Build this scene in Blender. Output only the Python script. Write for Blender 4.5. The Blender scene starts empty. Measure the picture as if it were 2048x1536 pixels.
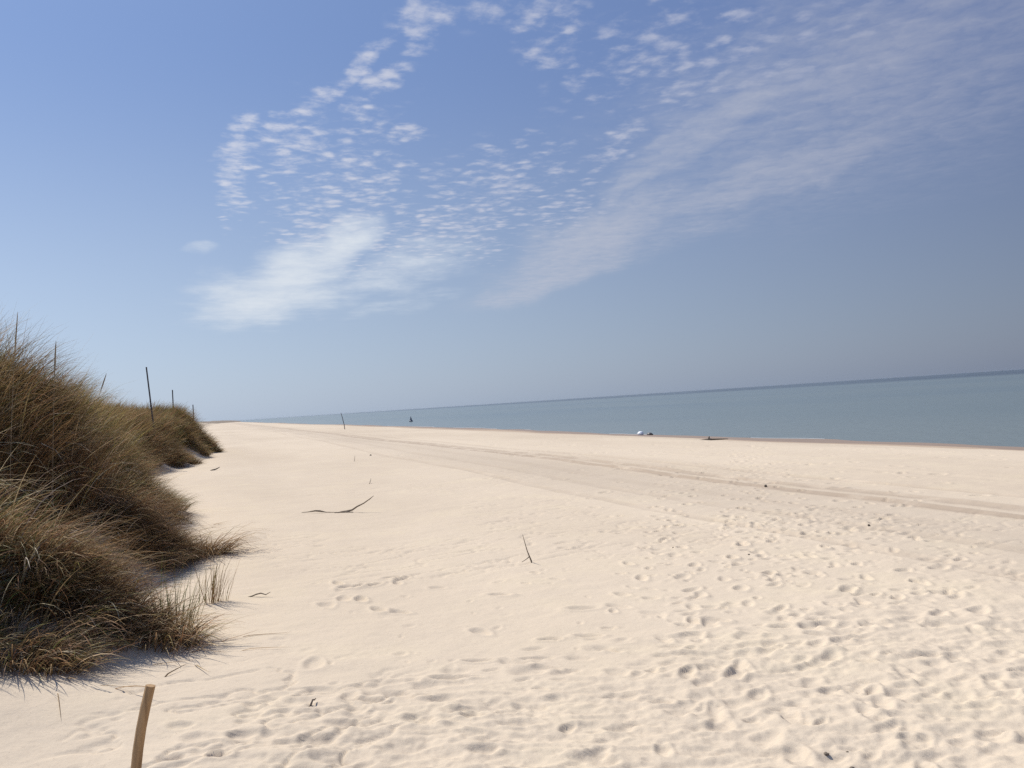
import bpy, math, random
import numpy as np
from mathutils import Matrix, Vector

random.seed(7)
scene = bpy.context.scene
COL = scene.collection
R = math.radians

# ------------------------------------------------------------------ camera
CAM_H = 1.9
YAW, PITCH, ROLL = R(20), R(1.32), R(3.74)
fwd = Vector((math.sin(YAW)*math.cos(PITCH), math.cos(YAW)*math.cos(PITCH), math.sin(PITCH)))
rgt = Vector((math.cos(YAW), -math.sin(YAW), 0))
upv = rgt.cross(fwd)
cr = rgt*math.cos(ROLL) - upv*math.sin(ROLL)
cu = rgt*math.sin(ROLL) + upv*math.cos(ROLL)
cam_d = bpy.data.cameras.new('camera'); cam = bpy.data.objects.new('camera', cam_d); COL.objects.link(cam)
cam_d.sensor_width = 36; cam_d.lens = 36*1600/2048
cam_d.clip_start = 0.05; cam_d.clip_end = 60000
m = Matrix((cr, cu, -fwd)).transposed().to_4x4(); m.translation = (0, 0, CAM_H)
cam.matrix_world = m
scene.camera = cam

# ------------------------------------------------------------------ view + sun
vs = scene.view_settings
scene.display_settings.display_device = 'sRGB'
vs.view_transform = 'Standard'; vs.look = 'None'; vs.gamma = 1; vs.use_curve_mapping = False
vs.exposure = 0.05
scene.cycles.use_denoising = False
SUN_EL, SUN_AZ = R(52), R(-26)            # azimuth from +Y towards +X
sdir = Vector((math.sin(SUN_AZ)*math.cos(SUN_EL), math.cos(SUN_AZ)*math.cos(SUN_EL), math.sin(SUN_EL)))
sun_d = bpy.data.lights.new('sun', 'SUN'); sun = bpy.data.objects.new('sun', sun_d); COL.objects.link(sun)
sun_d.energy = 5.0; sun_d.angle = R(0.6); sun_d.color = (1, .95, .87)
sun.rotation_euler = sdir.to_track_quat('Z', 'Y').to_euler(); sun.location = (-20, 10, 30)

# ------------------------------------------------------------------ world: sky and clouds
class NT:
    def __init__(s, tree): s.t = tree; s.n = tree.nodes; s.l = tree.links
    def node(s, kind, **kw):
        nd = s.n.new(kind)
        for k, v in kw.items(): setattr(nd, k, v)
        return nd
    def put(s, sock, v):
        if isinstance(v, bpy.types.NodeSocket): s.l.new(v, sock)
        elif v is not None: sock.default_value = v
    def math(s, op, a, b=None, c=None, clamp=False):
        nd = s.node('ShaderNodeMath', operation=op, use_clamp=clamp)
        s.put(nd.inputs[0], a); s.put(nd.inputs[1], b); s.put(nd.inputs[2], c)
        return nd.outputs[0]
    def vmath(s, op, a, b=None):
        nd = s.node('ShaderNodeVectorMath', operation=op)
        s.put(nd.inputs[0], a)
        if b is not None: s.put(nd.inputs[1], b)
        return nd.outputs[0]
    def ramp(s, v, lo, hi, a=0., b=1., kind='SMOOTHSTEP'):
        nd = s.node('ShaderNodeMapRange', interpolation_type=kind)
        s.put(nd.inputs[0], v); s.put(nd.inputs[1], lo); s.put(nd.inputs[2], hi); s.put(nd.inputs[3], a); s.put(nd.inputs[4], b)
        return nd.outputs[0]
    def noise(s, vec, scale, detail=4, rough=.5, dist=0.):
        nd = s.node('ShaderNodeTexNoise'); nd.noise_dimensions = '3D'
        s.put(nd.inputs['Vector'], vec); nd.inputs['Scale'].default_value = scale
        nd.inputs['Detail'].default_value = detail; nd.inputs['Roughness'].default_value = rough
        nd.inputs['Distortion'].default_value = dist
        return nd.outputs[0]
    def comb(s, x, y, z=0.):
        nd = s.node('ShaderNodeCombineXYZ'); s.put(nd.inputs[0], x); s.put(nd.inputs[1], y); s.put(nd.inputs[2], z)
        return nd.outputs[0]
    def mix(s, f, a, b, blend='MIX'):
        nd = s.node('ShaderNodeMix', data_type='RGBA', blend_type=blend)
        s.put(nd.inputs[0], f); s.put(nd.inputs[6], a); s.put(nd.inputs[7], b)
        return nd.outputs[2]
    def rgb(s, r, g, b): return (r, g, b, 1)

def build_world():
    w = bpy.data.worlds.new('World'); scene.world = w; w.use_nodes = True
    T = NT(w.node_tree); w.node_tree.nodes.clear()
    out = T.node('ShaderNodeOutputWorld'); bg = T.node('ShaderNodeBackground')
    T.l.new(bg.outputs[0], out.inputs[0]); bg.inputs[1].default_value = 0.10
    sky = T.node('ShaderNodeTexSky', sky_type='NISHITA'); sky.sun_disc = False
    sky.sun_elevation = SUN_EL; sky.sun_rotation = SUN_AZ
    sky.air_density = 1.0; sky.dust_density = 1.2; sky.ozone_density = 1.0; sky.altitude = 0
    g = T.node('ShaderNodeTexCoord').outputs['Generated']
    sp = T.node('ShaderNodeSeparateXYZ'); T.l.new(g, sp.inputs[0])
    x, y, z = sp.outputs
    az = T.math('MULTIPLY', T.math('ARCTAN2', x, y), 57.2958)
    el = T.math('MULTIPLY', T.math('ARCSINE', z), 57.2958)
    # the layer of thin haze: greyer low down and away from the sun
    base = sky.outputs[0]
    side = T.ramp(az, -35., 62., 0., 1., 'LINEAR')
    low = T.ramp(el, 0., 26., 1., 0.)
    hz_lo = T.mix(side, T.rgb(5.7, 7.2, 9.2), T.rgb(1.46, 1.80, 2.72))
    hz_hi = T.mix(side, T.rgb(2.1, 3.65, 7.2), T.rgb(1.12, 1.6, 3.4))
    veil = T.mix(low, hz_hi, hz_lo)
    c = T.mix(.84, base, veil)
    # cloud sheet coordinates (plane high above the beach)
    zz = T.math('MAXIMUM', z, .03)
    P = T.comb(T.math('DIVIDE', x, zz), T.math('DIVIDE', y, zz))
    A = T.comb(az, el)
    wob = T.node('ShaderNodeTexNoise'); T.l.new(A, wob.inputs['Vector']); wob.inputs['Scale'].default_value = .22; wob.inputs['Detail'].default_value = 3
    A2 = T.vmath('ADD', A, T.vmath('MULTIPLY', T.vmath('SUBTRACT', wob.outputs[1], (.5, .5, .5)), (3.6, 2.8, 0.)))
    s2 = T.node('ShaderNodeSeparateXYZ'); T.l.new(A2, s2.inputs[0])
    def blob(cx, cy, rx, ry, rot=0., amp=1., warped=True):
        ca, sa = math.cos(R(rot)), math.sin(R(rot))
        ax, ay = (s2.outputs[0], s2.outputs[1]) if warped else (az, el)
        dx = T.math('SUBTRACT', ax, cx); dy = T.math('SUBTRACT', ay, cy)
        u = T.math('MULTIPLY_ADD', dx, ca/rx, T.math('MULTIPLY', dy, sa/rx))
        v = T.math('MULTIPLY_ADD', dx, -sa/ry, T.math('MULTIPLY', dy, ca/ry))
        d = T.math('SQRT', T.math('MULTIPLY_ADD', u, u, T.math('MULTIPLY', v, v)))
        return T.ramp(d, 0.15, 1.45, amp, 0.)
    def union(L):
        r = L[0]
        for q in L[1:]: r = T.math('MAXIMUM', r, q)
        return r
    # small puffs in rows (mackerel sky)
    fine = T.node('ShaderNodeTexNoise'); T.l.new(P, fine.inputs['Vector']); fine.inputs['Scale'].default_value = 9; fine.inputs['Detail'].default_value = 4
    Pd = T.vmath('ADD', P, T.vmath('MULTIPLY', T.vmath('SUBTRACT', fine.outputs[1], (.5, .5, .5)), (.11, .11, 0.)))
    vo = T.node('ShaderNodeTexVoronoi'); vo.feature = 'SMOOTH_F1'; vo.inputs['Scale'].default_value = 11.5; vo.inputs['Smoothness'].default_value = .35
    T.l.new(Pd, vo.inputs['Vector'])
    cell = T.ramp(vo.outputs['Distance'], .05, .62, 1, 0)
    n1 = T.noise(P, 6.5, 6, .62, .3)
    n1f = T.noise(P, 26, 4, .6)
    puff_mask = union([
        blob(1.6, 16.8, 1.2, 4.0, -6, 1.0), blob(2.9, 20.0, 1.3, 1.6, -30, .8), blob(5.2, 18.4, 4.2, 2.8, 30, .86), blob(8.0, 21.4, 3.6, 1.1, 32, .9),
        blob(11.5, 24.0, 3.2, 1.0, 40, .86), blob(12.3, 22.4, 2.0, 1.0, 12, 1.15), blob(10.0, 20.9, 1.8, .9, 0, .9), blob(15, 26.0, 4, 2.0, 40, .72), blob(14.2, 19.1, 1.8, .9, 0, .88),
        blob(7.5, 15.6, 6, 2.6, 0, .66), blob(8, 13.2, 5, 1.5, 14, .74), blob(24.2, 26.0, 3.2, 2.2, -10, .80), blob(24.8, 23.6, 3.2, 1.8, -10, .78),
        blob(26, 21.6, 1.3, .9, 0, .98), blob(20.3, 15.2, 2.6, 1.6, 25, .84), blob(19, 17.0, 1.6, 1.2, 25, .7), blob(33, 22.5, 10, 5, 10, .60),
        blob(28.4, 17.0, 2.6, 1.3, 20, .82), blob(16.8, 12.0, 7, 2.4, 15, .66), blob(20, 26.6, 5, 1.4, 0, .66), blob(40, 21.5, 10, 4, 0, .48), blob(24, 13.4, 6, 2.5, 15, .58)])
    puff_mask = union([puff_mask, blob(9, 16.5, 8, 6, 10, .62), blob(15, 12.5, 9, 3, 12, .7), blob(20, 15, 8, 4, 20, .58)])
    pv = T.math('ADD', T.math('MULTIPLY_ADD', cell, .32, T.math('MULTIPLY_ADD', n1, .75, T.math('MULTIPLY', n1f, .60))), T.math('MULTIPLY', puff_mask, .36))
    puffs = T.math('MULTIPLY', T.ramp(pv, .82, 1.40, 0, .84), T.ramp(puff_mask, .05, .5, 0, 1))
    c = T.mix(puffs, c, T.mix(side, T.rgb(8.6, 8.7, 9.2), T.rgb(2.9, 3.3, 4.9)))
    # the smooth white patch low on the left
    n2 = T.noise(P, 1.9, 7, .62, .3)
    n2s = T.noise(T.vmath('MULTIPLY', A, (.22, .8, 1)), 1.3, 7, .66)
    patch = union([blob(5.6, 10.2, 4.6, 2.5, 20, 1.05), blob(3.6, 8.4, 6.2, 2.3, 6, .98), blob(8.8, 12.0, 3.8, 1.6, 28, 1.), blob(-.8, 11.4, 1.4, .7, 15, .55),
                   blob(12.5, 9.8, 7, 2.2, 12, .68), blob(13, 7.4, 6, .9, 8, .42)])
    pa = T.math('MULTIPLY', T.ramp(T.math('ADD', T.math('MULTIPLY', patch, .75), T.math('MULTIPLY', T.math('ADD', n2, n2s), .72)), .80, 1.75), .95)
    pa = T.math('MULTIPLY', pa, T.ramp(patch, 0., .45))
    c = T.mix(pa, c, T.rgb(7.0, 7.5, 8.1))
    # long soft streaks running up to the right
    q = T.node('ShaderNodeMapping'); T.l.new(A, q.inputs[0]); q.inputs['Rotation'].default_value = (0, 0, R(-16)); q.inputs['Scale'].default_value = (.10, .75, 1)
    n3 = T.noise(q.outputs[0], 1.0, 7, .66, .5)
    n3b = T.noise(Pd, 9.0, 6, .65)
    st = union([blob(26.5, 11.2, 8.5, 2.2, 20, .95), blob(39, 14.0, 13, 1.8, 11, .76), blob(24, 9.0, 8, 1.3, 16, .8), blob(36, 18.0, 10, 2.0, 23, .82),
                blob(46, 20.0, 12, 4.0, 14, .68), blob(30.0, 14.9, 4.5, .9, 28, .72), blob(50, 15.8, 9, 2.4, 8, .5), blob(33, 11.2, 9, 1.6, 10, .45), blob(45, 19, 20, 9, 10, .58)])
    sa = T.math('MULTIPLY', T.ramp(T.math('ADD', T.math('MULTIPLY', st, .8), T.math('MULTIPLY_ADD', n3, .75, T.math('MULTIPLY', n3b, 1.1))), .78, 2.1), .95)
    sa = T.math('MULTIPLY', sa, T.ramp(st, 0., .6))
    c = T.mix(sa, c, T.mix(side, T.rgb(7.0, 7.5, 8.3), T.rgb(2.95, 3.25, 4.45)))
    T.l.new(c, bg.inputs[0])
build_world()

# ------------------------------------------------------------------ numeric helpers
def _hash(ix, iy, seed):
    h = (ix.astype(np.int64)*374761393 + iy.astype(np.int64)*668265263 + seed*1442695041) & 0xffffffff
    h = ((h ^ (h >> 13))*1274126177) & 0xffffffff
    h = h ^ (h >> 16)
    return (h & 0xffff)/65535.0
def vnoise(x, y, seed=0):
    ix = np.floor(x); iy = np.floor(y); fx = x-ix; fy = y-iy
    fx = fx*fx*fx*(fx*(fx*6-15)+10); fy = fy*fy*fy*(fy*(fy*6-15)+10)
    a = _hash(ix, iy, seed); b = _hash(ix+1, iy, seed); c = _hash(ix, iy+1, seed); d = _hash(ix+1, iy+1, seed)
    return (a*(1-fx)+b*fx)*(1-fy)+(c*(1-fx)+d*fx)*fy*1.0 - .5
def fbm(x, y, seed=0, octv=4, gain=.5):
    s = 0; a = 1.
    for k in range(octv):
        s = s + a*vnoise(x, y, seed+k*17); x = x*2.03+11.3; y = y*2.03-7.7; a *= gain
    return s
def sstep(a, b, x):
    t = np.clip((x-a)/(b-a), 0, 1); return t*t*(3-2*t)
def smin(a, b, k):
    h = np.clip(.5+.5*(b-a)/k, 0, 1); return b*(1-h)+a*h-k*h*(1-h)

# ------------------------------------------------------------------ the lie of the land
SEA_Z = -1.2
FOOT = ((-50, -1.6), (0, -1.6), (6.0, -.8), (6.7, -.55), (7.3, -.50), (7.9, -.95), (8.6, -1.35), (9.5, -1.25), (10.4, -.80), (11.3, -.62), (12.0, -.70), (12.8, -1.35),
        (13.6, -1.35), (14.6, -.95), (16.2, -.75), (17.5, -.95), (19, -1.9), (21, -2.9), (24, -3.5), (30, -3.0), (36, -1.5), (39, -1.8), (44, -.8), (47, -1.05), (52, -.35), (58, -2.5), (70, -5), (120, -6), (20000, -6))
FOOT_Y = np.array([a for a, b in FOOT]); FOOT_X = np.array([b for a, b in FOOT])
def dune_s(x, y):
    """metres inside the dune, measured from its foot"""
    fx = np.interp(y, FOOT_Y, FOOT_X) + .35*vnoise(x*.6+3, y*.6, 5)
    fy = 6.2 + .5*vnoise(x*.7, y*.2+9, 8) + np.clip(-x-3, 0, 50)*.05
    return smin(fx-x, y-fy, 1.5)
def ground(x, y):
    x = np.asarray(x, float); y = np.asarray(y, float)
    xs = x + .8*np.sin(y*.021+1) + .5*np.sin(y*.05) + .3*np.sin(y*.13)
    b = -.02*np.clip(x-2, 0, 18) - .084*np.clip(x-20, 0, 8.2) - .05*np.clip(x-28.2, 0, 60)
    z = b + .06*fbm(x*.25, y*.12, 1, 3) + .12*sstep(2.2, -.5, x)
    z = z - .055*np.clip(xs-x, -1.5, 1.5)*sstep(20, 27, x)
    z = np.maximum(z, -3.5+.01*vnoise(x, y))
    s = dune_s(x, y)
    s = s - .35*sstep(.2, .9, s)*sstep(3, 1.2, s)*sstep(.0, .35, vnoise(y*.75+4, x*.35, 25))
    H = 2.05 + .50*sstep(19, 8, y) + .35*vnoise(x*.3, y*.16, 21) + .25*vnoise(x*.8, y*.6, 22) - .22*sstep(20, 34, y)
    d = H*sstep(-.35, 2.3, s) + .25*sstep(1.5, 6, s)*(1+fbm(x*.2, y*.2, 31, 3))
    far = sstep(700, 300, y)*.75+.25
    z = z + d*far
    # drifted sand in front of the dune, low in the corner
    z = z + .30*np.exp(-((x+1.9)/1.1)**2-((y-5.9)/1.0)**2)
    return z

# ------------------------------------------------------------------ mesh + material helpers
def new_mesh(name, V, F, mat=None, parent=None, smooth=True, col=None):
    """V (n,3) floats, F (m,4) ints (quads) or list of such"""
    V = np.ascontiguousarray(V, np.float32); F = np.ascontiguousarray(F, np.int32)
    me = bpy.data.meshes.new(name)
    k = F.shape[1]
    me.vertices.add(len(V)); me.vertices.foreach_set('co', V.ravel())
    me.loops.add(F.size); me.loops.foreach_set('vertex_index', F.ravel())
    me.polygons.add(len(F)); me.polygons.foreach_set('loop_start', np.arange(0, F.size, k, dtype=np.int32))
    me.polygons.foreach_set('loop_total', np.full(len(F), k, np.int32))
    if smooth: me.polygons.foreach_set('use_smooth', np.ones(len(F), bool))
    me.update(calc_edges=True); me.validate()
    if col is not None:
        at = me.color_attributes.new('tint', 'FLOAT_COLOR', 'POINT')
        at.data.foreach_set('color', np.ascontiguousarray(col, np.float32).ravel())
    if mat: me.materials.append(mat)
    o = bpy.data.objects.new(name, me); COL.objects.link(o)
    if parent: o.parent = parent
    return o
def tag(o, label=None, cat=None, group=None, kind=None):
    if label: o['label'] = label
    if cat: o['category'] = cat
    if group: o['group'] = group
    if kind: o['kind'] = kind
    return o
def thing(name, loc, label, cat, group=None):
    o = bpy.data.objects.new(name, None); COL.objects.link(o); o.location = loc; o.empty_display_size = .2
    return tag(o, label, cat, group)

def material(name):
    mt = bpy.data.materials.new(name); mt.use_nodes = True
    T = NT(mt.node_tree); b = T.n['Principled BSDF']
    return mt, T, b

def sand_material():
    mt, T, b = material('sand')
    geo = T.node('ShaderNodeNewGeometry'); pos = geo.outputs['Position']
    sp = T.node('ShaderNodeSeparateXYZ'); T.l.new(pos, sp.inputs[0])
    n_l = T.noise(T.vmath('MULTIPLY', pos, (.10, .035, 0)), 1, 5, .6)
    n_m = T.noise(T.vmath('MULTIPLY', pos, (1, 1, 0)), .9, 5, .6)
    n_f = T.noise(pos, 42, 4, .65)
    n_g = T.noise(pos, 420, 2, .6)
    c = T.mix(T.ramp(n_l, .35, .65), T.rgb(.574, .477, .360), T.rgb(.500, .410, .306))
    c = T.mix(T.math('MULTIPLY', T.ramp(n_m, .45, .75), .30), c, T.rgb(.63, .53, .365))
    c = T.mix(T.math('MULTIPLY', T.ramp(n_f, .52, .72), .24), c, T.rgb(.33, .26, .20))
    c = T.mix(T.math('MULTIPLY', T.ramp(n_g, .58, .75), .22), c, T.rgb(.28, .22, .17))
    fl = T.noise(pos, 65, 2, .5)
    c = T.mix(T.math('MULTIPLY', T.ramp(fl, .73, .77), .5), c, T.rgb(.16, .12, .09))
    # darker, firmer sand in the band left by old high tides
    bx = T.math('ADD', sp.outputs[0], T.math('MULTIPLY_ADD', n_l, 3.2, -1.6))
    band = T.math('MULTIPLY', T.ramp(T.math('ABSOLUTE', T.math('SUBTRACT', bx, 9.2)), 0.5, 3.2, 1, 0), .36)
    c = T.mix(band, c, T.rgb(.40, .33, .255))
    for xc, wd, am in ((10.55, .2, .55), (11.15, .22, .42), (12.3, .16, .2), (6.9, .14, .2), (8.2, .16, .14), (9.3, .2, .12)):  # shade of the wheel ruts, painted into the sand colour as dark lines
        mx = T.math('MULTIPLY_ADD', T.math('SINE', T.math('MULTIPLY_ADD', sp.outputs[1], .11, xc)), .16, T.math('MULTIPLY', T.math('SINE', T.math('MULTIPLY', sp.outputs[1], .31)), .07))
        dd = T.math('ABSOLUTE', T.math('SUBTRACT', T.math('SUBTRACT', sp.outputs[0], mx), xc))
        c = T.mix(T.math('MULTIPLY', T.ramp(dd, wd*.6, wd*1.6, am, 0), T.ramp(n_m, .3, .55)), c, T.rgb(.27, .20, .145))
    # the wet foreshore
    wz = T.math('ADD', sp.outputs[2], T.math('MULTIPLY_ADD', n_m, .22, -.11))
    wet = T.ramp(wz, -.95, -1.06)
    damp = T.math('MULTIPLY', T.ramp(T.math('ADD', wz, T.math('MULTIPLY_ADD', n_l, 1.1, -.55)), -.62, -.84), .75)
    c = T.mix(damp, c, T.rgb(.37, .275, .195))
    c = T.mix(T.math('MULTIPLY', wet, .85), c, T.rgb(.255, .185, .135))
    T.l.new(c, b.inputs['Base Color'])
    T.put(b.inputs['Roughness'], T.math('MULTIPLY_ADD', wet, -.45, .93))
    b.inputs['Specular IOR Level'].default_value = .15
    bump = T.node('ShaderNodeBump'); bump.inputs['Strength'].default_value = .5; bump.inputs['Distance'].default_value = .012
    h = T.math('ADD', T.math('MULTIPLY', T.noise(pos, 14, 5, .6), 1.0), T.math('MULTIPLY', n_g, .12))
    T.l.new(h, bump.inputs['Height']); T.l.new(bump.outputs[0], b.inputs['Normal'])
    return mt

def sea_material():
    mt, T, b = material('sea_water')
    geo = T.node('ShaderNodeNewGeometry'); pos = geo.outputs['Position']
    sp = T.node('ShaderNodeSeparateXYZ'); T.l.new(pos, sp.inputs[0])
    n_l = T.noise(T.vmath('MULTIPLY', pos, (.012, .004, 0)), 1, 5, .6)
    off = T.math('ADD', sp.outputs[0], T.math('MULTIPLY_ADD', n_l, 300, -150))
    deep = T.ramp(off, 380, 620)
    shal = T.ramp(sp.outputs[0], 30, 60, 1, 0)
    c = T.mix(deep, T.rgb(.125, .155, .145), T.rgb(.03, .042, .052))
    c = T.mix(T.math('MULTIPLY', shal, .5), c, T.rgb(.17, .19, .17))
    c = T.mix(T.math('MULTIPLY', T.ramp(n_l, .4, .65), .55), c, T.rgb(.085, .12, .13))
    T.l.new(c, b.inputs['Base Color'])
    b.inputs['Roughness'].default_value = .22; b.inputs['IOR'].default_value = 1.33
    T.put(b.inputs['Specular IOR Level'], T.math('MULTIPLY_ADD', deep, -.12, .42))
    bump = T.node('ShaderNodeBump'); bump.inputs['Strength'].default_value = .85; bump.inputs['Distance'].default_value = .30
    h = T.math('ADD', T.noise(T.vmath('MULTIPLY', pos, (.55, .16, 1)), 1, 5, .6), T.math('MULTIPLY', T.noise(T.vmath('MULTIPLY', pos, (2.6, 1.1, 1)), 1, 4, .6), .35))
    T.l.new(h, bump.inputs['Height']); T.l.new(bump.outputs[0], b.inputs['Normal'])
    return mt

def wood_material(name, c1, c2, scale=(30, 30, 2.2)):
    mt, T, b = material(name)
    tc = T.node('ShaderNodeTexCoord').outputs['Object']
    n = T.noise(T.vmath('MULTIPLY', tc, scale), 1, 6, .65, .5)
    n2 = T.noise(tc, 9, 4, .6)
    c = T.mix(T.ramp(n, .35, .68), c1, c2)
    c = T.mix(T.math('MULTIPLY', T.ramp(n2, .5, .75), .45), c, T.rgb(c1[0]*.5, c1[1]*.5, c1[2]*.5))
    T.l.new(c, b.inputs['Base Color']); b.inputs['Roughness'].default_value = .85
    b.inputs['Specular IOR Level'].default_value = .2
    bump = T.node('ShaderNodeBump'); bump.inputs['Strength'].default_value = .6; bump.inputs['Distance'].default_value = .004
    T.l.new(n, bump.inputs['Height']); T.l.new(bump.outputs[0], b.inputs['Normal'])
    return mt

def grass_material():
    mt, T, b = material('marram_blades')
    at = T.node('ShaderNodeVertexColor'); at.layer_name = 'tint'
    d = T.node('ShaderNodeBsdfDiffuse'); t = T.node('ShaderNodeBsdfTranslucent'); gl = T.node('ShaderNodeBsdfGlossy')
    T.l.new(at.outputs[0], d.inputs[0]); T.l.new(at.outputs[0], t.inputs[0])
    gl.inputs['Roughness'].default_value = .45; gl.inputs['Color'].default_value = (.8, .8, .75, 1)
    m1 = T.node('ShaderNodeMixShader'); m1.inputs[0].default_value = .22
    T.l.new(d.outputs[0], m1.inputs[1]); T.l.new(t.outputs[0], m1.inputs[2])
    m2 = T.node('ShaderNodeMixShader'); m2.inputs[0].default_value = .008
    T.l.new(m1.outputs[0], m2.inputs[1]); T.l.new(gl.outputs[0], m2.inputs[2])
    T.l.new(m2.outputs[0], T.n['Material Output'].inputs[0])
    T.n.remove(b)
    return mt

def plain_material(name, col, rough=.7, var=.25, scale=20):
    mt, T, b = material(name)
    tc = T.node('ShaderNodeTexCoord').outputs['Object']
    n = T.noise(tc, scale, 4, .6)
    c = T.mix(T.math('MULTIPLY', T.ramp(n, .4, .7), var*2), T.rgb(*col), T.rgb(col[0]*.5, col[1]*.5, col[2]*.5))
    T.l.new(c, b.inputs['Base Color']); b.inputs['Roughness'].default_value = rough
    return mt

SAND = sand_material(); SEA = sea_material(); GRASS = grass_material()
WOOD_TAN = wood_material('weathered_tan_wood', (.42, .27, .14, 1), (.24, .15, .08, 1))
WOOD_GREY = wood_material('weathered_grey_wood', (.11, .10, .10, 1), (.06, .056, .06, 1))
DRIFT = wood_material('driftwood_bark', (.24, .19, .14, 1), (.12, .095, .07, 1), (40, 40, 40))

# ------------------------------------------------------------------ beach sheet with footprints
def build_beach():
    rng = np.random.default_rng(11)
    def geo(a, b, q):
        n = int(round(math.log(b/a)/math.log(q))); return a*(b/a)**(np.arange(n)/n)
    rr = np.concatenate([geo(.6, 2.6, 1.05), geo(2.6, 30, 1.0036), geo(30, 130, 1.014), geo(130, 16000, 1.075), [16000]])
    a0, a1, da = -26., 66., .125
    fine = np.arange(a0, a1, da); coarse = np.arange(a1, a0+360, 3.)
    th = np.radians(np.concatenate([fine, coarse])); nt = len(th); nr = len(rr); nf = len(fine)
    X = rr[:, None]*np.sin(th)[None]; Y = rr[:, None]*np.cos(th)[None]
    Z = ground(X, Y)
    near = sstep(45, 12, rr)[:, None]*np.ones_like(X)
    s = dune_s(X, Y)
    open_ = sstep(.25, -.35, s)
    # how trampled the sand is, by place
    tr = np.hypot(X*.62-2.2, Y-3.4)
    ch = np.clip(1.15*sstep(3.0, 0.8, np.abs(X*.35-Y+3.4)/1.1) , 0, 1)
    ch = np.maximum(sstep(5.9, 4.6, Y+.04*X+.7*vnoise(X*.9, Y*.9, 77)), .8*sstep(3.2, 4.9, X)*sstep(7.0, 4.4, Y))
    ch = ch*open_*sstep(-1.2, .7, X)
    # soft undulation + wind scour + churned lumps
    Z += near*open_*(.016*fbm(X*1.3, Y*1.3, 41, 4) + .006*fbm(X*4, Y*6, 42, 3))
    lump = fbm(X*3.1+.5*vnoise(X*2, Y*2, 3), Y*3.6, 51, 4, .55)
    Z += ch*((.04*lump + .05*fbm(X*1.5, Y*1.7, 52, 2))*.42 + .010*fbm(X*12, Y*12, 53, 3) + .004*fbm(X*30, Y*30, 54, 2))
    U = X*math.cos(YAW)-Y*math.sin(YAW); W_ = X*math.sin(YAW)+Y*math.cos(YAW)
    rdg = 1-np.abs(fbm(U*1.3+.6*vnoise(U, W_*2, 6), W_*4.2+.5*U, 63, 3, .5))*3.2
    Z += ch*.022*np.clip(rdg, -.4, 1)*sstep(-.25, .25, fbm(U*.8, W_*1.3, 64, 2))
    rdg2 = 1-np.abs(fbm(U*3.4, W_*8.5-.8*U, 65, 3, .55))*3.2
    Z += ch*.010*np.clip(rdg2, -.4, 1)
    ripple = np.abs(fbm(X*1.6+Y*.5, Y*3.4-X*1.2, 61, 4))
    Z -= near*open_*.018*np.exp(-(ripple/.05)**2)*sstep(.05, .3, vnoise(X*.4, Y*.4, 62))
    S = np.zeros_like(Z)
    def stamp(px, py, L, W, depth, ang, rim=.35):
        r = math.hypot(px, py); t = math.degrees(math.atan2(px, py))
        if not (a0+1 < t < a1-1): return
        ext = 1.9*max(L, W)
        i0 = np.searchsorted(rr, r-ext); i1 = np.searchsorted(rr, r+ext)
        dt = math.degrees(ext/r)
        j0 = max(0, int((t-dt-a0)/da)); j1 = min(nf, int((t+dt-a0)/da)+2)
        if i1-i0 < 1 or j1-j0 < 1: return
        x = X[i0:i1, j0:j1]-px; y = Y[i0:i1, j0:j1]-py
        ca, sa = math.cos(ang), math.sin(ang)
        u = (x*ca+y*sa)/L; v = (-x*sa+y*ca)/W
        w = 1+.25*u                                             # broader ball than heel
        q = np.sqrt(u*u+(v*w)**2) + .25*vnoise(x*9+px*7, y*9+py*5, 91)
        S[i0:i1, j0:j1] += depth*(-np.exp(-(q/.66)**4) + rim*np.exp(-((q-1.02)/.26)**2))
    def trail(pts, step=.36, side=.10, jit=.12, L=(.13, .17), depth=(.02, .045), skip=.15, wob=.3):
        pts = np.array(pts, float)
        seg = np.hypot(*np.diff(pts, axis=0).T); cum = np.concatenate([[0], np.cumsum(seg)])
        d = 0.; k = 0
        while d < cum[-1]:
            x = np.interp(d, cum, pts[:, 0]); y = np.interp(d, cum, pts[:, 1])
            x2 = np.interp(d+.2, cum, pts[:, 0]); y2 = np.interp(d+.2, cum, pts[:, 1])
            x1 = np.interp(max(d-.2, 0), cum, pts[:, 0]); y1 = np.interp(max(d-.2, 0), cum, pts[:, 1])
            a = math.atan2(y2-y1, x2-x1)
            sgn = 1 if k % 2 else -1
            if rng.random() > skip:
                l = rng.uniform(*L); dk = min(2.3, max(1., math.hypot(x, y)/5.2))
                stamp(x-math.sin(a)*side*sgn+rng.normal()*jit*.5, y+math.cos(a)*side*sgn+rng.normal()*jit*.5, l, l*rng.uniform(.38, .6), rng.uniform(*depth)*dk, a+rng.normal()*wob, rng.uniform(.2, .5))
            d += step*rng.uniform(1.4, 1.9); k += 1
    # trodden ways from the dune path down to the water
    for dx in (-.35, .1, .5, 1.1):
        trail([(2.2+dx, 3.3), (3.6+dx, 5.2), (5.6+dx, 7.9), (8.0+dx, 11.2), (11+dx, 15.2), (17+dx, 24)], depth=(.013, .030))
    for dx in (-.3, .4, .9):
        trail([(3.3+dx, 3.2), (4.6+dx, 4.8), (6.6+dx, 6.9), (8.2+dx, 8.6), (11+dx, 11.5)], depth=(.012, .026), skip=.3)
    trail([(2.6, 3.5), (3.6, 5.7), (5.2, 8.7), (6.7, 11.5), (9, 15.3), (12, 20)], depth=(.014, .032))
    trail([(4.0, 7.6), (5.6, 9.8), (6.6, 11.2), (9.0, 14.4), (13, 20)], depth=(.014, .03), skip=.3)
    trail([(6.3, 4.9), (6.0, 6.0), (7.5, 7.4), (9.5, 9.6)], depth=(.014, .03), skip=.3)
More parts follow.
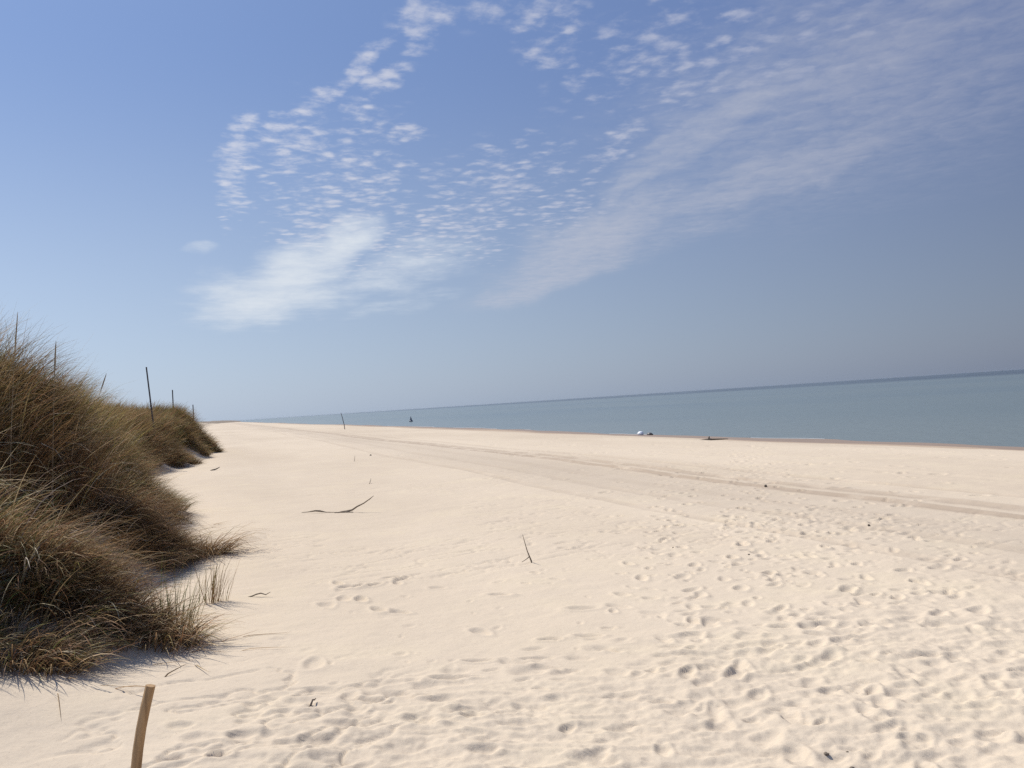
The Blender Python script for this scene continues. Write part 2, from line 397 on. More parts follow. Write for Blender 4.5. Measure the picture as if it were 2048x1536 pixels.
    trail([(.5, 5.4), (.9, 6.7), (1.25, 8.1), (1.6, 9.0), (2.4, 9.4)], depth=(.012, .028), skip=.2)
    trail([(1.0, 8.0), (1.5, 7.0), (2.0, 6.1), (2.6, 5.6)], depth=(.012, .03), skip=.25)
    trail([(.2, 7.4), (.7, 8.0), (1.1, 8.6), (1.2, 9.3)], depth=(.012, .025), skip=.2)
    trail([(1.2, 8.75), (1.5, 8.9), (1.9, 9.0)], step=.1, depth=(.012, .03), skip=.1, wob=1)
    trail([(1.7, 8.3), (2.6, 8.1), (3.3, 7.9), (4.4, 7.7)], step=.2, depth=(.01, .022), skip=.25, L=(.07, .12))
    trail([(2.5, 7.6), (3.2, 6.6), (3.6, 5.8), (4.2, 5.0)], step=.25, depth=(.012, .03), skip=.25)
    for dx in (-.8, .7, 1.6):
        trail([(2.4+dx, 4.0), (3.8+dx, 6.2), (5.6+dx, 9), (8+dx, 13), (11+dx, 18)], depth=(.010, .024), skip=.35, L=(.08, .14), wob=.8, jit=.3)
    # loose prints over the right-hand side
    for _ in range(1000):
        x = rng.uniform(2.5, 9.5); y = rng.uniform(3, 11)
        p = .9*math.exp(-((x/y-.88)/.42)**2) if y > 5 else .7
        if x < 1.2+.62*(y-3) : p *= .25
        if rng.random() > p: continue
        l = rng.uniform(.06, .16)
        stamp(x, y, l*.8, l*rng.uniform(.3, .55), rng.uniform(.007, .020)*min(2, max(1, y/4.5)), -R(20)+rng.normal()*.5, rng.uniform(.15, .5))
    for _ in range(420):                                                     # trampled strip nearest the camera
        x = rng.uniform(-.4, 5.2); y = rng.uniform(2.7, 5.6)
        if x < .4 and y < 4.6: continue
        l = rng.uniform(.06, .15)
        stamp(x, y, l*1.1, l*rng.uniform(.35, .8), rng.uniform(.006, .026), -R(20)+rng.normal()*.35, rng.uniform(.1, .35))
    for _ in range(120):                                                     # faint, half-filled marks
        x = rng.uniform(.3, 6); y = rng.uniform(5.5, 11)
        if dune_s(np.array(x), np.array(y)) > -.4: continue
        l = rng.uniform(.04, .1)
        stamp(x, y, l, l*rng.uniform(.4, .8), rng.uniform(.004, .012), rng.uniform(-.5, 1.6), .3)
    # drag marks seen as long dark hollows
    for x, y, l, a in ((2.09, 5.57, .17, .05), (1.69, 5.72, .15, -.1), (2.67, 5.9, .14, -.25), (1.38, 5.42, .16, -.05), (2.35, 5.98, .12, .1), (.75, 5.2, .2, -.1), (1.05, 5.15, .2, .1)):
        stamp(x, y, l, .045, .03, a-R(20), .4)
    # small scattered pits far out over the open beach
    for _ in range(420):
        x = rng.uniform(6, 26); y = rng.uniform(10, 45)
        if rng.random() > .75*sstep(8, 14, x)+.25: continue
        l = rng.uniform(.1, .22)
        stamp(x, y, l, l*.6, rng.uniform(.02, .05), rng.uniform(0, 3), .4)
    lim = .012+.0022*rr[:, None]
    Z += lim*np.tanh(S/lim)
    # wheel ruts along the coast
    for xc, dp, wd in ((10.55, .055, .13), (11.15, .04, .15), (12.3, .025, .14), (6.9, .02, .12), (8.2, .015, .14), (14.5, .018, .2)):
        c = xc + .16*np.sin(Y*.11+xc) + .07*np.sin(Y*.31) + .05*vnoise(Y*.8, X*0, 15)
        u = (X-c)/wd
        k = .55+.45*(vnoise(Y*.5+xc, X*0+xc, 71)*2)
        Z += sstep(140, 60, Y)*np.clip(k, .15, 1)*dp*(-np.exp(-u**4) + .7*np.exp(-((np.abs(u)-1.45)/.4)**2))
    V = np.stack([X, Y, Z], -1).reshape(-1, 3)
    cz = float(ground(0., 0.))
    V = np.concatenate([V, [[0, 0, cz]]])
    I = np.arange(nr*nt).reshape(nr, nt); J = np.roll(I, -1, axis=1)
    F = np.stack([I[:-1], J[:-1], J[1:], I[1:]], -1).reshape(-1, 4)[:, ::-1]
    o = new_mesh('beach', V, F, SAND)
    return tag(o, 'pale dry sand beach with footprints and wheel ruts', 'beach', kind='structure')
beach = build_beach()

def build_sea():
    xs = np.concatenate([np.linspace(20, 80, 61), 80*(16000/80)**(np.linspace(0, 1, 40)[1:])])
    ys = np.concatenate([-np.geomspace(16000, 40, 20), np.linspace(-30, 120, 60), np.geomspace(130, 16000, 40)])
    X, Y = np.meshgrid(xs, ys)
    Z = SEA_Z + .04*sstep(160, 40, X)*fbm(X*.25, Y*.06, 3, 3)
    n, k = X.shape; I = np.arange(n*k).reshape(n, k)
    F = np.stack([I[:-1, :-1], I[:-1, 1:], I[1:, 1:], I[1:, :-1]], -1).reshape(-1, 4)
    tag(new_mesh('sea', np.stack([X, Y, Z], -1).reshape(-1, 3), F, SEA), 'calm grey-blue sea reaching a darker horizon', 'sea', kind='structure')
build_sea()
def build_foam():
    rng = np.random.default_rng(5); V = []; F = []
    ys = np.arange(8, 160, .35)
    xs = []
    for y in ys:
        x = np.linspace(26, 38, 600); g = ground(x, np.full_like(x, y)); xs.append(x[np.argmax(g < SEA_Z+.012)])
    xs = np.array(xs)+.12*vnoise(ys*.5, ys*0, 4)
    w = .16*np.clip(vnoise(ys*.16, ys*0+2, 9)+.28, 0, 1)*(1+.8*vnoise(ys*1.3, ys*0, 12))
    z = SEA_Z+.035
    V = np.concatenate([np.stack([xs-w*.5, ys, np.full_like(ys, z)], -1), np.stack([xs+w*.5, ys, np.full_like(ys, z+.01)], -1)])
    n = len(ys); i = np.where((w[:-1] > .03) & (w[1:] > .03))[0]
    F = np.stack([i, i+n, i+n+1, i+1], -1)
    mt, T, b = material('sea_foam'); b.inputs['Base Color'].default_value = (.46, .46, .45, 1); b.inputs['Roughness'].default_value = .7
    tag(new_mesh('foam', V, F, mt), 'thin broken line of white foam where the sea meets the sand', 'foam', kind='stuff')
build_foam()

# ------------------------------------------------------------------ grass
PAL = {'straw': (.46, .36, .22), 'pale': (.56, .47, .34), 'tan': (.32, .22, .115), 'brown': (.275, .165, .082), 'dark': (.145, .088, .050),
       'olive': (.165, .155, .06), 'green': (.13, .17, .055), 'yellow': (.33, .28, .10)}
def pick(rng, mixd, n):
    k = list(mixd); p = np.array([mixd[q] for q in k], float); p /= p.sum()
    c = np.array([PAL[q] for q in k])[rng.choice(len(k), n, p=p)]
    return c*rng.uniform(.75, 1.25, (n, 1))*(1+rng.normal(0, .05, (n, 3)))
def blades(rng, root, heading, length, th0, th1, width, col, K=6, follow=True, power=1.3):
    """curved tapering strips. th0/th1: angle from vertical at root and tip"""
    n = len(root); t = np.linspace(0, 1, K)
    th = th0[:, None]+(th1-th0)[:, None]*(t[None]**power)
    hd = heading[:, None]+rng.normal(0, .25, n)[:, None]*t[None]
    ds = (length/(K-1))[:, None]
    dx = np.sin(th)*np.sin(hd)*ds; dy = np.sin(th)*np.cos(hd)*ds; dz = np.cos(th)*ds
    def cs(a): return np.concatenate([np.zeros((n, 1)), np.cumsum((a[:, 1:]+a[:, :-1])/2, 1)], 1)
    P = np.stack([cs(dx), cs(dy), cs(dz)], -1)+root[:, None, :]
    if follow:
        gz = ground(P[..., 0], P[..., 1])+.012+.03*t[None]*rng.random((n, 1))
        P[..., 2] = np.where(t[None] > 0, np.maximum(P[..., 2], gz), P[..., 2])
    tw = heading+np.pi/2+rng.normal(0, .7, n)
    wv = np.stack([np.sin(tw), np.cos(tw), rng.normal(0, .25, n)], -1)
    wv /= np.linalg.norm(wv, axis=1, keepdims=True)
    w = width[:, None]*(1-t[None]**2.2*.92)*.5
    A = P-wv[:, None, :]*w[..., None]; B = P+wv[:, None, :]*w[..., None]
    V = np.stack([A, B], 2).reshape(-1, 3)
    base = (np.arange(n)*K*2)[:, None]; k = np.arange(K-1)[None]*2
    i = base+k
    F = np.stack([i, i+1, i+3, i+2], -1).reshape(-1, 4)
    C = np.concatenate([np.repeat(col, K*2, 0), np.ones((n*K*2, 1))], 1)
    return V, F, C
def merge(parts):
    V, F, C, o = [], [], [], 0
    for v, f, c in parts:
        V.append(v); F.append(f+o); C.append(c); o += len(v)
    return np.concatenate(V), np.concatenate(F), np.concatenate(C)
WIND = R(112)                                  # blown towards the sea and the camera

def downhill(x, y):
    e = .25
    return -(ground(x+e, y)-ground(x-e, y))/(2*e), -(ground(x, y+e)-ground(x, y-e))/(2*e)
def grass_cover(seed, xr, yr, n_big, per, wmul, lmul, zone, rad_rng=(.18, .42), smin_=.05, smax=4.5, gap=.9):
    """wind-combed tussocks: each a mop of blades fanning out, pulled along by wind and slope"""
    rng = np.random.default_rng(seed); parts = []
    cx = rng.uniform(*xr, n_big*9); cy = rng.uniform(*yr, n_big*9)
    s = dune_s(cx, cy)
    gapn = vnoise(cx*1.5, cy*1.1, 88)+.5
    ok = (s > smin_) & (s < smax) & ~((s < gap) & (gapn < .52) & (cy > 8.0))
    taken = []
    for i in np.where(ok)[0]:
        if len(taken) >= n_big: break
        taken.append(i)
    for i in taken:
        x0, y0, si = cx[i], cy[i], s[i]
        rad = rng.uniform(*rad_rng); n = int(per*(rad/.3)**1.4*rng.uniform(.7, 1.3))
        mixd = zone(x0, y0, si, float(ground(x0, y0)), rng); br = rng.uniform(.5, 1.5); off = rng.normal(0, .45)
        a = rng.uniform(0, 2*np.pi, n); r = rad*np.sqrt(rng.random(n))
        x = x0+r*np.sin(a); y = y0+r*np.cos(a); z = ground(x, y)-.02
        gx, gy = downhill(x0, y0)
        pull = rng.uniform(.25, 1.0); sl = rng.uniform(.5, 1.0)
        hx = np.sin(a)*.8*r/rad+math.sin(WIND+off)*pull+gx*sl+rng.normal(0, .42, n)
        hy = np.cos(a)*.8*r/rad+math.cos(WIND+off)*pull+gy*sl+rng.normal(0, .42, n)
        hd = np.arctan2(hx, hy)
        Lt = lmul*rng.uniform(.6, 1.45)
        Lt *= .5+.5*float(sstep(0., 1.3, si))
        L = Lt*rng.uniform(.45, 1.05, n)
        flop = rng.uniform(.55, 1.3)
        th0 = np.abs(rng.normal(.3, .25, n))+.25*r/rad; th1 = flop*rng.uniform(.9, 2.3, n)
        if si < .9: th1 = th1*.6+1.05
        parts.append(blades(rng, np.stack([x, y, z], -1), hd, L, th0, th1, wmul*rng.uniform(.5, 1.3, n), pick(rng, mixd, n)*br, K=7, power=1.1))
        m_ = n//4; a = rng.uniform(0, 2*np.pi, m_); r = (rad+.08)*np.sqrt(rng.random(m_))
        x = x0+r*np.sin(a); y = y0+r*np.cos(a); z = ground(x, y)
        parts.append(blades(rng, np.stack([x, y, z], -1), WIND+rng.normal(0, .9, m_), Lt*rng.uniform(.3, .9, m_), rng.uniform(.6, 1.3, m_), rng.uniform(1.5, 2.6, m_),
                            wmul*rng.uniform(.6, 1.6, m_), pick(rng, {'tan': 3, 'brown': 4, 'dark': 2, 'straw': 1.4, 'pale': .3}, m_), K=7))
    return parts
def wisps(seed, xr, yr, n, smin_, smax, L, width, mixd, th, zmin=1.2, t0=.1):
    rng = np.random.default_rng(seed)
    x = rng.uniform(*xr, n*8); y = rng.uniform(*yr, n*8); s = dune_s(x, y)
    k = np.where((s > smin_) & (s < smax) & (ground(x, y) > zmin))[0][:n]; n = len(k); x = x[k]; y = y[k]
    return [blades(rng, np.stack([x, y, ground(x, y)], -1), WIND+rng.normal(0, .8, n), rng.uniform(*L, n)*(.5+.5*sstep(0., 1.2, dune_s(x, y))), np.abs(rng.normal(t0, .15, n)), rng.uniform(*th, n),
                   width*rng.uniform(.6, 1.2, n), pick(rng, mixd, n), K=7)]

def zone_near(x, y, s, z, rng):
    g = vnoise(np.array(x*.9), np.array(y*.9), 81)+.5
    if z > 1.5 and y > 9.0:
        return {'yellow': 3.2, 'straw': 3, 'olive': 3, 'tan': 2, 'brown': .6} if g > .40 else {'olive': 1.5, 'tan': 3, 'brown': 3}
    if z > 1.7:
        return {'tan': 3, 'brown': 4, 'straw': 1.2, 'olive': 1.6, 'dark': 1}
    if g > .66: return {'olive': 2, 'green': 1.5, 'tan': 1.5, 'brown': 3, 'dark': 1}
    if g < .34: return {'brown': 4, 'dark': 4, 'tan': 1, 'straw': .25}
    return {'tan': 2.2, 'brown': 4, 'dark': 1.8, 'olive': 1.1, 'straw': 1.0}
def zone_far(x, y, s, z, rng):
    g = vnoise(np.array(x*.5), np.array(y*.3), 83)+.5
    if g > .5: return {'olive': 2.5, 'tan': 2, 'yellow': .8, 'brown': 3, 'dark': 1}
    return {'brown': 4, 'tan': 2, 'olive': 1.5, 'dark': 2.5}

pt = grass_cover(101, (-4.6, .3), (5.8, 20), 200, 350, .0088, .84, zone_near, smin_=.02)
pt += grass_cover(103, (-2.8, .3), (5.8, 9), 60, 260, .008, .95, zone_near, (.12, .25), -.25, .75, .6)
pt += grass_cover(106, (-1.6, .3), (9, 15), 30, 260, .008, 1.05, zone_near, (.12, .25), -.1, .6, .6)
pt += wisps(104, (-4.5, -.6), (7, 15), 1500, 1.2, 4, (.8, 1.4), .0055, {'pale': 2, 'straw': 4, 'tan': 3}, (.2, 1.5))
pt += wisps(107, (-4.2, .2), (6, 16), 3800, .1, 3, (.5, 1.3), .0105, {'pale': 2.5, 'straw': 5, 'tan': 2, 'yellow': 1}, (.8, 2.9), .2, .35)
pt += wisps(108, (-4.2, .2), (6, 16), 900, .3, 3, (.5, .9), .009, {'green': 3, 'olive': 3}, (.3, 1.5), .2)
pt += wisps(105, (-3.0, -.8), (6.6, 9), 90, .7, 2, (.35, .7), .016, {'pale': 4, 'straw': 3}, (2.0, 3.0), .9)
pt += wisps(109, (-2.5, 1.2), (5.6, 15), 90, -.75, .1, (.5, .9), .010, {'brown': 3, 'tan': 3, 'dark': 1}, (1.5, 1.8), -.5, 1.5)
V, F, C = merge(pt)
tag(new_mesh('marram_grass', V, F, GRASS, col=C), 'brown wind-bent marram grass covering the nearest dune bank', 'dune grass', kind='stuff')
V, F, C = merge(grass_cover(102, (-7, .3), (20, 60), 420, 150, .022, 1.0, zone_far, (.3, .7), .1, 5.5, .5))
tag(new_mesh('marram_grass', V, F, GRASS, col=C), 'olive brown marram grass on the farther dune bank under the fence posts', 'dune grass', kind='stuff')
del V, F, C

def tuft(name, x, y, n, L, spread, mixd, label, seed, width=.007, lean=.0, heads=0, arc=(.1, .9)):
    rng = np.random.default_rng(seed)
    z0 = float(ground(x, y)); r = thing(name, (x, y, z0), label, 'grass tuft')
    a = rng.uniform(0, 2*np.pi, n); rad = spread*np.sqrt(rng.random(n))*.35
    root = np.stack([rad*np.sin(a)+x, rad*np.cos(a)*.6+y, np.zeros(n)], -1); root[:, 2] = ground(root[:, 0], root[:, 1])-.02
    hd = np.where(rng.random(n) < .65, WIND+rng.normal(0, .7, n), a)
    v, f, c = blades(rng, root, hd, L*rng.uniform(.45, 1.05, n), np.abs(rng.normal(.12+lean, .2, n)), rng.uniform(*arc, n)+lean, width*rng.uniform(.6, 1.2, n), pick(rng, mixd, n))
    o = new_mesh('blades', v-np.array([x, y, z0]), f, GRASS, r, col=c)
    return r
tuft('grass_tuft', -.17, 8.5, 62, .56, .42, {'tan': 3, 'brown': 3, 'olive': 2, 'straw': 2}, 'sparse upright tuft of grass standing alone on open sand', 201)
tuft('grass_tuft', -.46, 7.42, 75, .66, .45, {'yellow': 4, 'olive': 2, 'green': 5, 'straw': .6}, 'yellow-green tuft of grass at the foot of the nearest dune', 202, arc=(.1, .8))
tuft('grass_tuft', -.85, 7.05, 240, .55, .9, {'brown': 4, 'dark': 2, 'tan': 2, 'straw': .6}, 'low brown clump drooping over the sand just behind the bent stake', 204, width=.009, lean=.6, arc=(.9, 1.8))
tuft('grass_tuft', -.42, 11.6, 380, .85, 1.2, {'brown': 4, 'dark': 2, 'tan': 2, 'straw': .6}, 'brown clump trailing long runners out onto the open sand', 205, width=.010, lean=.75, arc=(.9, 1.7))
tuft('grass_tuft', -1.45, 6.55, 26, .3, .3, {'straw': 3, 'olive': 2, 'tan': 2}, 'short thin tuft of grass on the sunlit drift of sand', 203, arc=(.3, 1.2))

# ------------------------------------------------------------------ tubes: posts, poles, sticks
def tube(pts, rad, seg=10, caps=True, jit=0., seed=0):
    rng = np.random.default_rng(seed)
    pts = np.array(pts, float); n = len(pts); rad = np.full(n, rad) if np.isscalar(rad) else np.array(rad, float)
    tan = np.gradient(pts, axis=0); tan /= np.linalg.norm(tan, axis=1, keepdims=True)
    ref = np.array([.3, .9, .31]); V = []
    jj = 1+jit*rng.normal(0, 1, seg)
    for i in range(n):
        u = np.cross(tan[i], ref); u /= np.linalg.norm(u); w = np.cross(tan[i], u)
        a = np.arange(seg)/seg*2*np.pi
        rr = rad[i]*jj*(1+jit*.4*rng.normal(0, 1, seg))
        V.append(pts[i]+np.outer(np.cos(a)*rr, u)+np.outer(np.sin(a)*rr, w))
    V = np.concatenate(V); F = []
    for i in range(n-1):
        for k in range(seg):
            k2 = (k+1) % seg
            F.append((i*seg+k, i*seg+k2, (i+1)*seg+k2, (i+1)*seg+k))
    if caps:
        c0, c1 = len(V), len(V)+1
        V = np.concatenate([V, [pts[0]], [pts[-1]]])
        for k in range(seg):
            k2 = (k+1) % seg
            F.append((c0, k2, k, c0)); F.append((c1, (n-1)*seg+k, (n-1)*seg+k2, c1))
    return V, F
def solid(name, shapes, mat, parent=None, loc=None, smooth=True):
    me = bpy.data.meshes.new(name); V = []; F = []; o = 0
    for v, f in shapes:
        V += [tuple(p) for p in v]
        for q in f:
            q = [i+o for i in q]; F.append(q[:3] if q[0] == q[-1] else q)
        o += len(v)
    me.from_pydata(V, [], F); me.update(); me.materials.append(mat)
    for p in me.polygons: p.use_smooth = smooth
    if smooth: 
        try: me.set_sharp_from_angle(angle=R(50))
        except Exception: pass
    ob = bpy.data.objects.new(name, me); COL.objects.link(ob)
    if parent: ob.parent = parent
    if loc is not None: ob.location = loc
    return ob

def gz(x, y): return float(ground(x, y))

# the bent stake close by
pz = gz(-.41, 3.57)
solid('wooden_stake', [tube([(-.03+.008*math.sin(6*t)+.115*t**2.4, .006*math.sin(4*t), -.35+t*(1.21-pz)) for t in np.linspace(0, 1, 14)], np.linspace(.0235, .0185, 14), 14, True, .05, 3)],
      WOOD_TAN, None, (-.41, 3.57, pz))
tag(bpy.data.objects['wooden_stake'], 'bent tan wooden stake standing close by in front of the dune shadow', 'wooden stake')

def fence_post(x, y, top, lean, rad, label, seed):
    z = gz(x, y); h = top-z
    pts = [(lean*(t-1)*-1*0+lean*t, .01*math.sin(5*t), t*h-.3*(1-t)) for t in np.linspace(0, 1, 8)]
    o = solid('fence_post', [tube(pts, np.linspace(rad*1.1, rad*.9, 8), 9, True, .07, seed)], WOOD_GREY, None, (x, y, z))
    tag(o, label, 'fence post', 'old posts along the dune crest')
fence_post(-2.52, 35.2, 4.28, -.24, .030, 'tallest grey post leaning left above the dune grass', 1)
fence_post(-2.9, 55, 4.1, .02, .036, 'upright grey post between the leaning post and the shortest one', 2)
fence_post(-2.75, 88, 3.8, .0, .05, 'shortest grey post showing at the seaward end of the dune', 3)

def build_far_dunes():
    y = np.linspace(620, 1500, 90); u = np.linspace(-1, 1, 25)
    Yg, Ug = np.meshgrid(y, u, indexing='ij')
    cx = -40+.052*(Yg-620)
    Xg = cx+Ug*26
    Zg = -.6+(np.clip(1-Ug**2, 0, 1)**.8)*(3.6+2.2*vnoise(Yg*.012, Ug, 3)+1.2*vnoise(Yg*.05, Ug*2, 4))*sstep(600, 700, Yg)
    n, k = Xg.shape; I = np.arange(n*k).reshape(n, k)
    F = np.stack([I[:-1, :-1], I[:-1, 1:], I[1:, 1:], I[1:, :-1]], -1).reshape(-1, 4)
    mt = plain_material('far_dune_scrub', (.20, .15, .10), .9, .3, .08)
    tag(new_mesh('hills', np.stack([Xg, Yg, Zg], -1).reshape(-1, 3), F, mt), 'low brown dune ridge at the far end of the beach', 'dunes', kind='structure')
build_far_dunes()

# a leaning marker pole on the open beach
x, y = 15.4, 109.; z = gz(x, y)
solid('marker_pole', [tube([(0, 0, -.4), (-.08, 0, .6), (-.25, 0, 1.5), (-.42, 0, 2.25)], [.05, .05, .042, .035], 8, True, .05, 5)], WOOD_GREY, None, (x, y, z))
tag(bpy.data.objects['marker_pole'], 'thin dark pole leaning left, alone on the open beach far off', 'pole')

# driftwood branch with its raised end
bx, by = 1.35, 15.9
o_b = thing('driftwood_branch', (bx, by, gz(bx, by)), 'long thin driftwood branch lying on smooth sand with one end raised', 'driftwood')
dirx = np.array([math.cos(YAW), -math.sin(YAW)])
def bp(u, h, dpt=0.):
    X_ = bx+dirx[0]*u+math.sin(YAW)*dpt; Y_ = by+dirx[1]*u+math.cos(YAW)*dpt
    return (X_-bx, Y_-by, gz(X_, Y_)-gz(bx, by)+h)
solid('stem', [tube([bp(-.02, .0), bp(.10, .012), bp(.24, .035), bp(.33, .03), bp(.45, .008), bp(.6, .004), bp(.78, .004), bp(.86, .02)],
                    [.004, .006, .014, .016, .006, .005, .006, .010], 8, True, .12, 6)], DRIFT, o_b)
solid('raised_branch', [tube([bp(.72, .012, .03), bp(.84, .02), bp(.95, .045), bp(1.05, .11), bp(1.18, .17), bp(1.3, .25), bp(1.38, .31)],
                             [.008, .018, .017, .015, .011, .010, .004], 8, True, .12, 7)], DRIFT, o_b)
solid('twig', [tube([bp(.62, .0, -.05), bp(.8, .018, -.04), bp(.98, .012, -.06)], [.005, .015, .005], 8, True, .1, 8)], DRIFT, o_b)

# the stick poking up with a short side twig
sx, sy = 3.36, 9.0; szz = gz(sx, sy)
o_s = thing('dry_stick', (sx, sy, szz), 'thin dry stick poking up out of the sand with a short side twig', 'stick')
solid('stem', [tube([(.03, 0, -.06), (.012, 0, .02), (-.03, .0, .14), (-.075, .0, .34)], [.006, .009, .006, .0025], 7, True, .1, 9)], DRIFT, o_s)
solid('twig', [tube([(-.01, .0, .07), (-.05, -.03, .055), (-.13, -.06, .03)], [.006, .005, .003], 6, True, .1, 10)], DRIFT, o_s)

# driftwood by the water
wx, wy = 22.6, 34.2; wz_ = gz(wx, wy)
o_w = thing('driftwood_log', (wx, wy, wz_), 'dark flat driftwood log with a stub, lying near the water', 'driftwood')
solid('trunk', [tube([(-.75, .3, .0), (-.3, .1, .02), (.1, 0, .03), (.5, -.2, .02), (.95, -.35, .0)], [.02, .04, .05, .04, .02], 9, True, .15, 11)], DRIFT, o_w)
solid('stub', [tube([(.05, 0, .03), (.07, .02, .1), (.12, .03, .18)], [.05, .045, .025], 8, True, .15, 12)], DRIFT, o_w)

# white float at the water's edge with a dark stone by it
def lathe(profile, seg=20):
    V = []; F = []; n = len(profile)
    for r, z in profile:
        for k in range(seg):
            a = k/seg*2*math.pi; V.append((r*math.cos(a), r*math.sin(a), z))
    for i in range(n-1):
        for k in range(seg):
            k2 = (k+1) % seg; F.append((i*seg+k, i*seg+k2, (i+1)*seg+k2, (i+1)*seg+k))
    return np.array(V), F
WHITE = plain_material('white_plastic', (.82, .83, .84), .45, .06, 6)
STONE = plain_material('dark_wet_stone', (.075, .07, .068), .5, .3, 8)
fx_, fy_ = 29.0, 52.6; fz = gz(fx_, fy_)
o_f = thing('white_float', (fx_, fy_, fz), "rounded white float lying at the water's edge", 'float')
solid('shell', [lathe([(r*.8, h*.85) for r, h in ((.001, -.05), (.2, -.05), (.27, .03), (.29, .12), (.26, .22), (.18, .29), (.07, .325), (.001, .33))])], WHITE, o_f)
solid('rim', [lathe([(r*.8, h*.85) for r, h in ((.285, .09), (.31, .10), (.315, .125), (.31, .15), (.285, .16))])], WHITE, o_f)
def rock(name, x, y, rx, ry, rz, seed, mat, label, cat, group=None, lift=.25):
    rng = np.random.default_rng(seed); seg, rows = 14, 9; V = []; F = []
    for i in range(rows):
        p = math.pi*i/(rows-1)
        for k in range(seg):
            a = k/seg*2*math.pi
            d = np.array([math.sin(p)*math.cos(a), math.sin(p)*math.sin(a), math.cos(p)])
            q = 1+.35*float(fbm(np.array(d[0]*1.6+seed), np.array(d[1]*1.6+d[2]*1.9), seed, 3))
            V.append((d[0]*rx*q, d[1]*ry*q, d[2]*rz*q+rz*lift))
    for i in range(rows-1):
        for k in range(seg):
            k2 = (k+1) % seg; F.append((i*seg+k, (i+1)*seg+k, (i+1)*seg+k2, i*seg+k2))
    o = solid(name, [(np.array(V), F)], mat, None, (x, y, gz(x, y)))
    return tag(o, label, cat, group)
rock('dark_stone', 29.55, 52.2, .22, .2, .14, 4, STONE, 'dark wet stone just beside the white float', 'stone')
# the dark pointed buoy in the water
o_m = thing('marker_buoy', (44.0, 196, SEA_Z), 'small dark pointed buoy out in the water far down the beach', 'buoy')
BUOY = plain_material('dark_buoy_paint', (.11, .12, .145), .5, .2, 4)
solid('float_body', [lathe([(.001, -.3), (.4, -.3), (.48, -.05), (.48, .16), (.4, .3), (.28, .36)])], BUOY, o_m)
solid('top_mark', [lathe([(.28, .36), (.2, .7), (.1, 1.05), (.05, 1.3), (.001, 1.33)])], BUOY, o_m)

# bits on the sand
CRUMB = plain_material('dark_wrack', (.16, .125, .09), .85, .3, 30)
for i, (x, y, r_, lb) in enumerate([
        (10.5, 13.9, .055, 'upright dark lump beside the wheel rut, close to the footprints'),
        (5.7, 7.95, .028, 'tiny dark pebble among the trail of footprints'),
        (5.23, 8.85, .022, 'tiny dark chip on the sand left of the footprint trail'),
        (6.25, 36.6, .075, 'dark clod on the smooth sand well beyond the driftwood branch'),
        (8.35, 8.85, .03, 'lone dark pebble on bare sand right of the footprints')]):
    rock('pebble', x, y, r_*.55, r_*.5, r_*.5, 20+i, CRUMB, lb, 'pebble', 'small dark bits on the sand', .45)
for i, (x, y, r_, lb) in enumerate([
        (2.82, 3.40, .012, 'largest dark crumb of weed in the trampled sand at the near edge'),
        (2.93, 3.37, .008, 'small dark crumb of weed right of the largest crumb'),
        (2.90, 3.47, .007, 'smallest dark crumb of weed just beyond the largest crumb'),
        (2.82, 3.22, .011, 'dark crumb of weed closest to the near edge of the sand')]):
    rock('weed_crumb', x, y, r_*1.3, r_, r_*.7, 40+i, CRUMB, lb, 'seaweed', 'weed crumbs in the near sand', .3)
def small_twig(x, y, L, ang, h, rad, label, seed):
    rng = np.random.default_rng(seed); z = gz(x, y)
    pts = [(math.cos(ang)*L*(t-.5), math.sin(ang)*L*(t-.5), .012+h*t*t+.01*rng.normal()) for t in np.linspace(0, 1, 6)]
    o = solid('twig', [tube(pts, [rad*.6, rad, rad*1.1, rad, rad*.8, rad*.4], 7, True, .12, seed)], DRIFT, None, (x, y, z))
    tag(o, label, 'twig', 'twigs lying on the sand')
small_twig(.43, 5.2, .09, .9, .03, .006, 'small dark twig stuck in a hollow of the trampled sand', 51)
small_twig(-.35, 31.5, .35, .3, .08, .025, 'short dark twig on the sand below the farther dune', 52)
small_twig(5.0, 33.2, .4, 1.3, .2, .010, 'faint thin twig sticking up well beyond the driftwood branch', 53)
small_twig(.25, 8.6, .24, -.35, .015, .006, 'thin dry twig lying beside the lone grass tuft', 54)
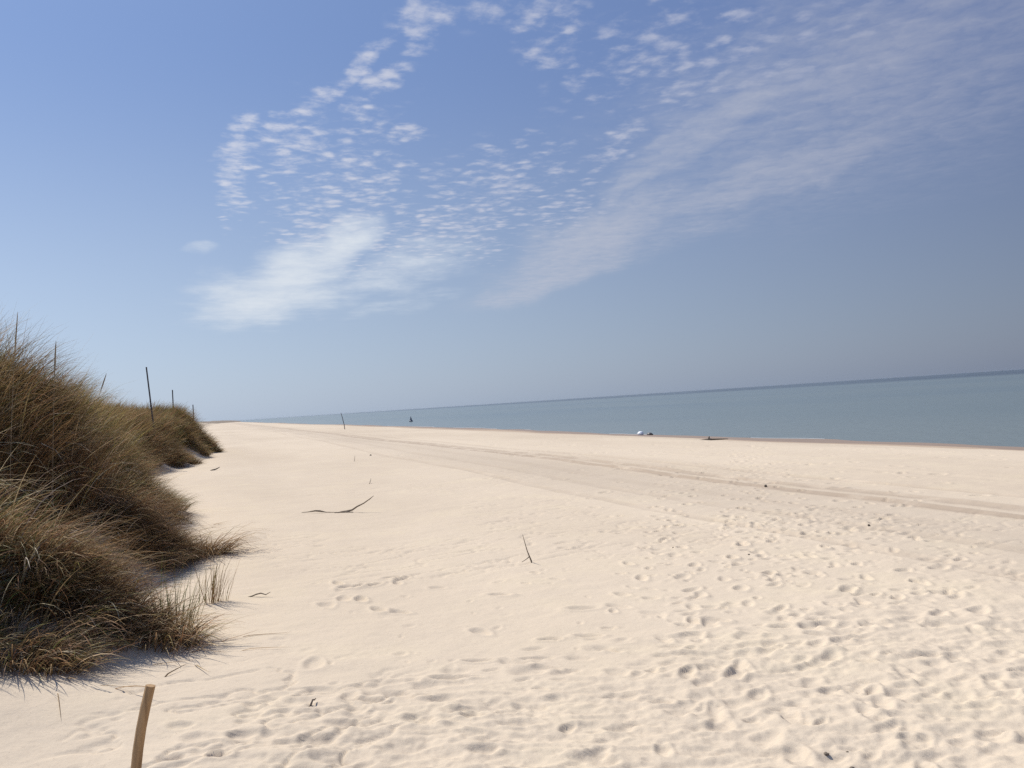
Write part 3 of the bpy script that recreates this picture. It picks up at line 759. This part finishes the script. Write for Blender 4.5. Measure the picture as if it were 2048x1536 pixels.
small_twig(3.7, 22., .25, 1.2, .11, .008, 'thin pale twig sticking up behind the driftwood branch', 55)

# seed heads standing above the crest of the near dune
STRAW = plain_material('dry_straw', (.33, .25, .15), .8, .2, 30)
def seed_stalk(x, y, top, lean, label, seed):
    z = gz(x, y); h = top-z
    r = thing('seed_stalk', (x, y, z), label, 'grass stalk', 'seed stalks above the dune crest')
    P = lambda t: (lean*t**1.8, .02*math.sin(3*t), h*t)
    solid('stem', [tube([P(t) for t in np.linspace(0, .86, 7)], np.linspace(.0032, .002, 7), 6, True, .05, seed)], STRAW, r)
    solid('seed_head', [tube([P(t) for t in (.82, .86, .90, .94, .98, 1.0)], [.002, .0055, .007, .006, .004, .001], 8, True, .15, seed+1)], STRAW, r)
seed_stalk(-1.95, 8.8, 3.08, .16, 'tallest straw seed stalk, at the highest end of the dune crest', 61)
seed_stalk(-1.75, 9.7, 2.88, .12, 'straight straw seed stalk, second along the dune crest from its high end', 62)
seed_stalk(-1.62, 11.2, 2.60, .28, 'straw seed stalk bent over towards the fence posts', 63)

# ------------------------------------------------------------------ the haze over the water
def build_haze():
    mt = bpy.data.materials.new('sea_haze'); mt.use_nodes = True
    nt = mt.node_tree; nt.nodes.clear()
    out = nt.nodes.new('ShaderNodeOutputMaterial'); v = nt.nodes.new('ShaderNodeVolumePrincipled')
    v.inputs['Color'].default_value = (.50, .57, .66, 1); v.inputs['Density'].default_value = 3.5e-5
    v.inputs['Anisotropy'].default_value = .35
    nt.links.new(v.outputs[0], out.inputs['Volume'])
    x0, x1, y0, y1, z0, z1 = -17000, 17000, -17000, 17000, -6, 6.5
    V = [(x, y, z) for z in (z0, z1) for y in (y0, y1) for x in (x0, x1)]
    F = [(0, 2, 3, 1), (4, 5, 7, 6), (0, 1, 5, 4), (2, 6, 7, 3), (0, 4, 6, 2), (1, 3, 7, 5)]
    o = new_mesh('haze', np.array(V, float), np.array(F), mt, smooth=False)
    tag(o, 'thin pale haze lying over the sea and the far beach', 'haze', kind='stuff')
build_haze()
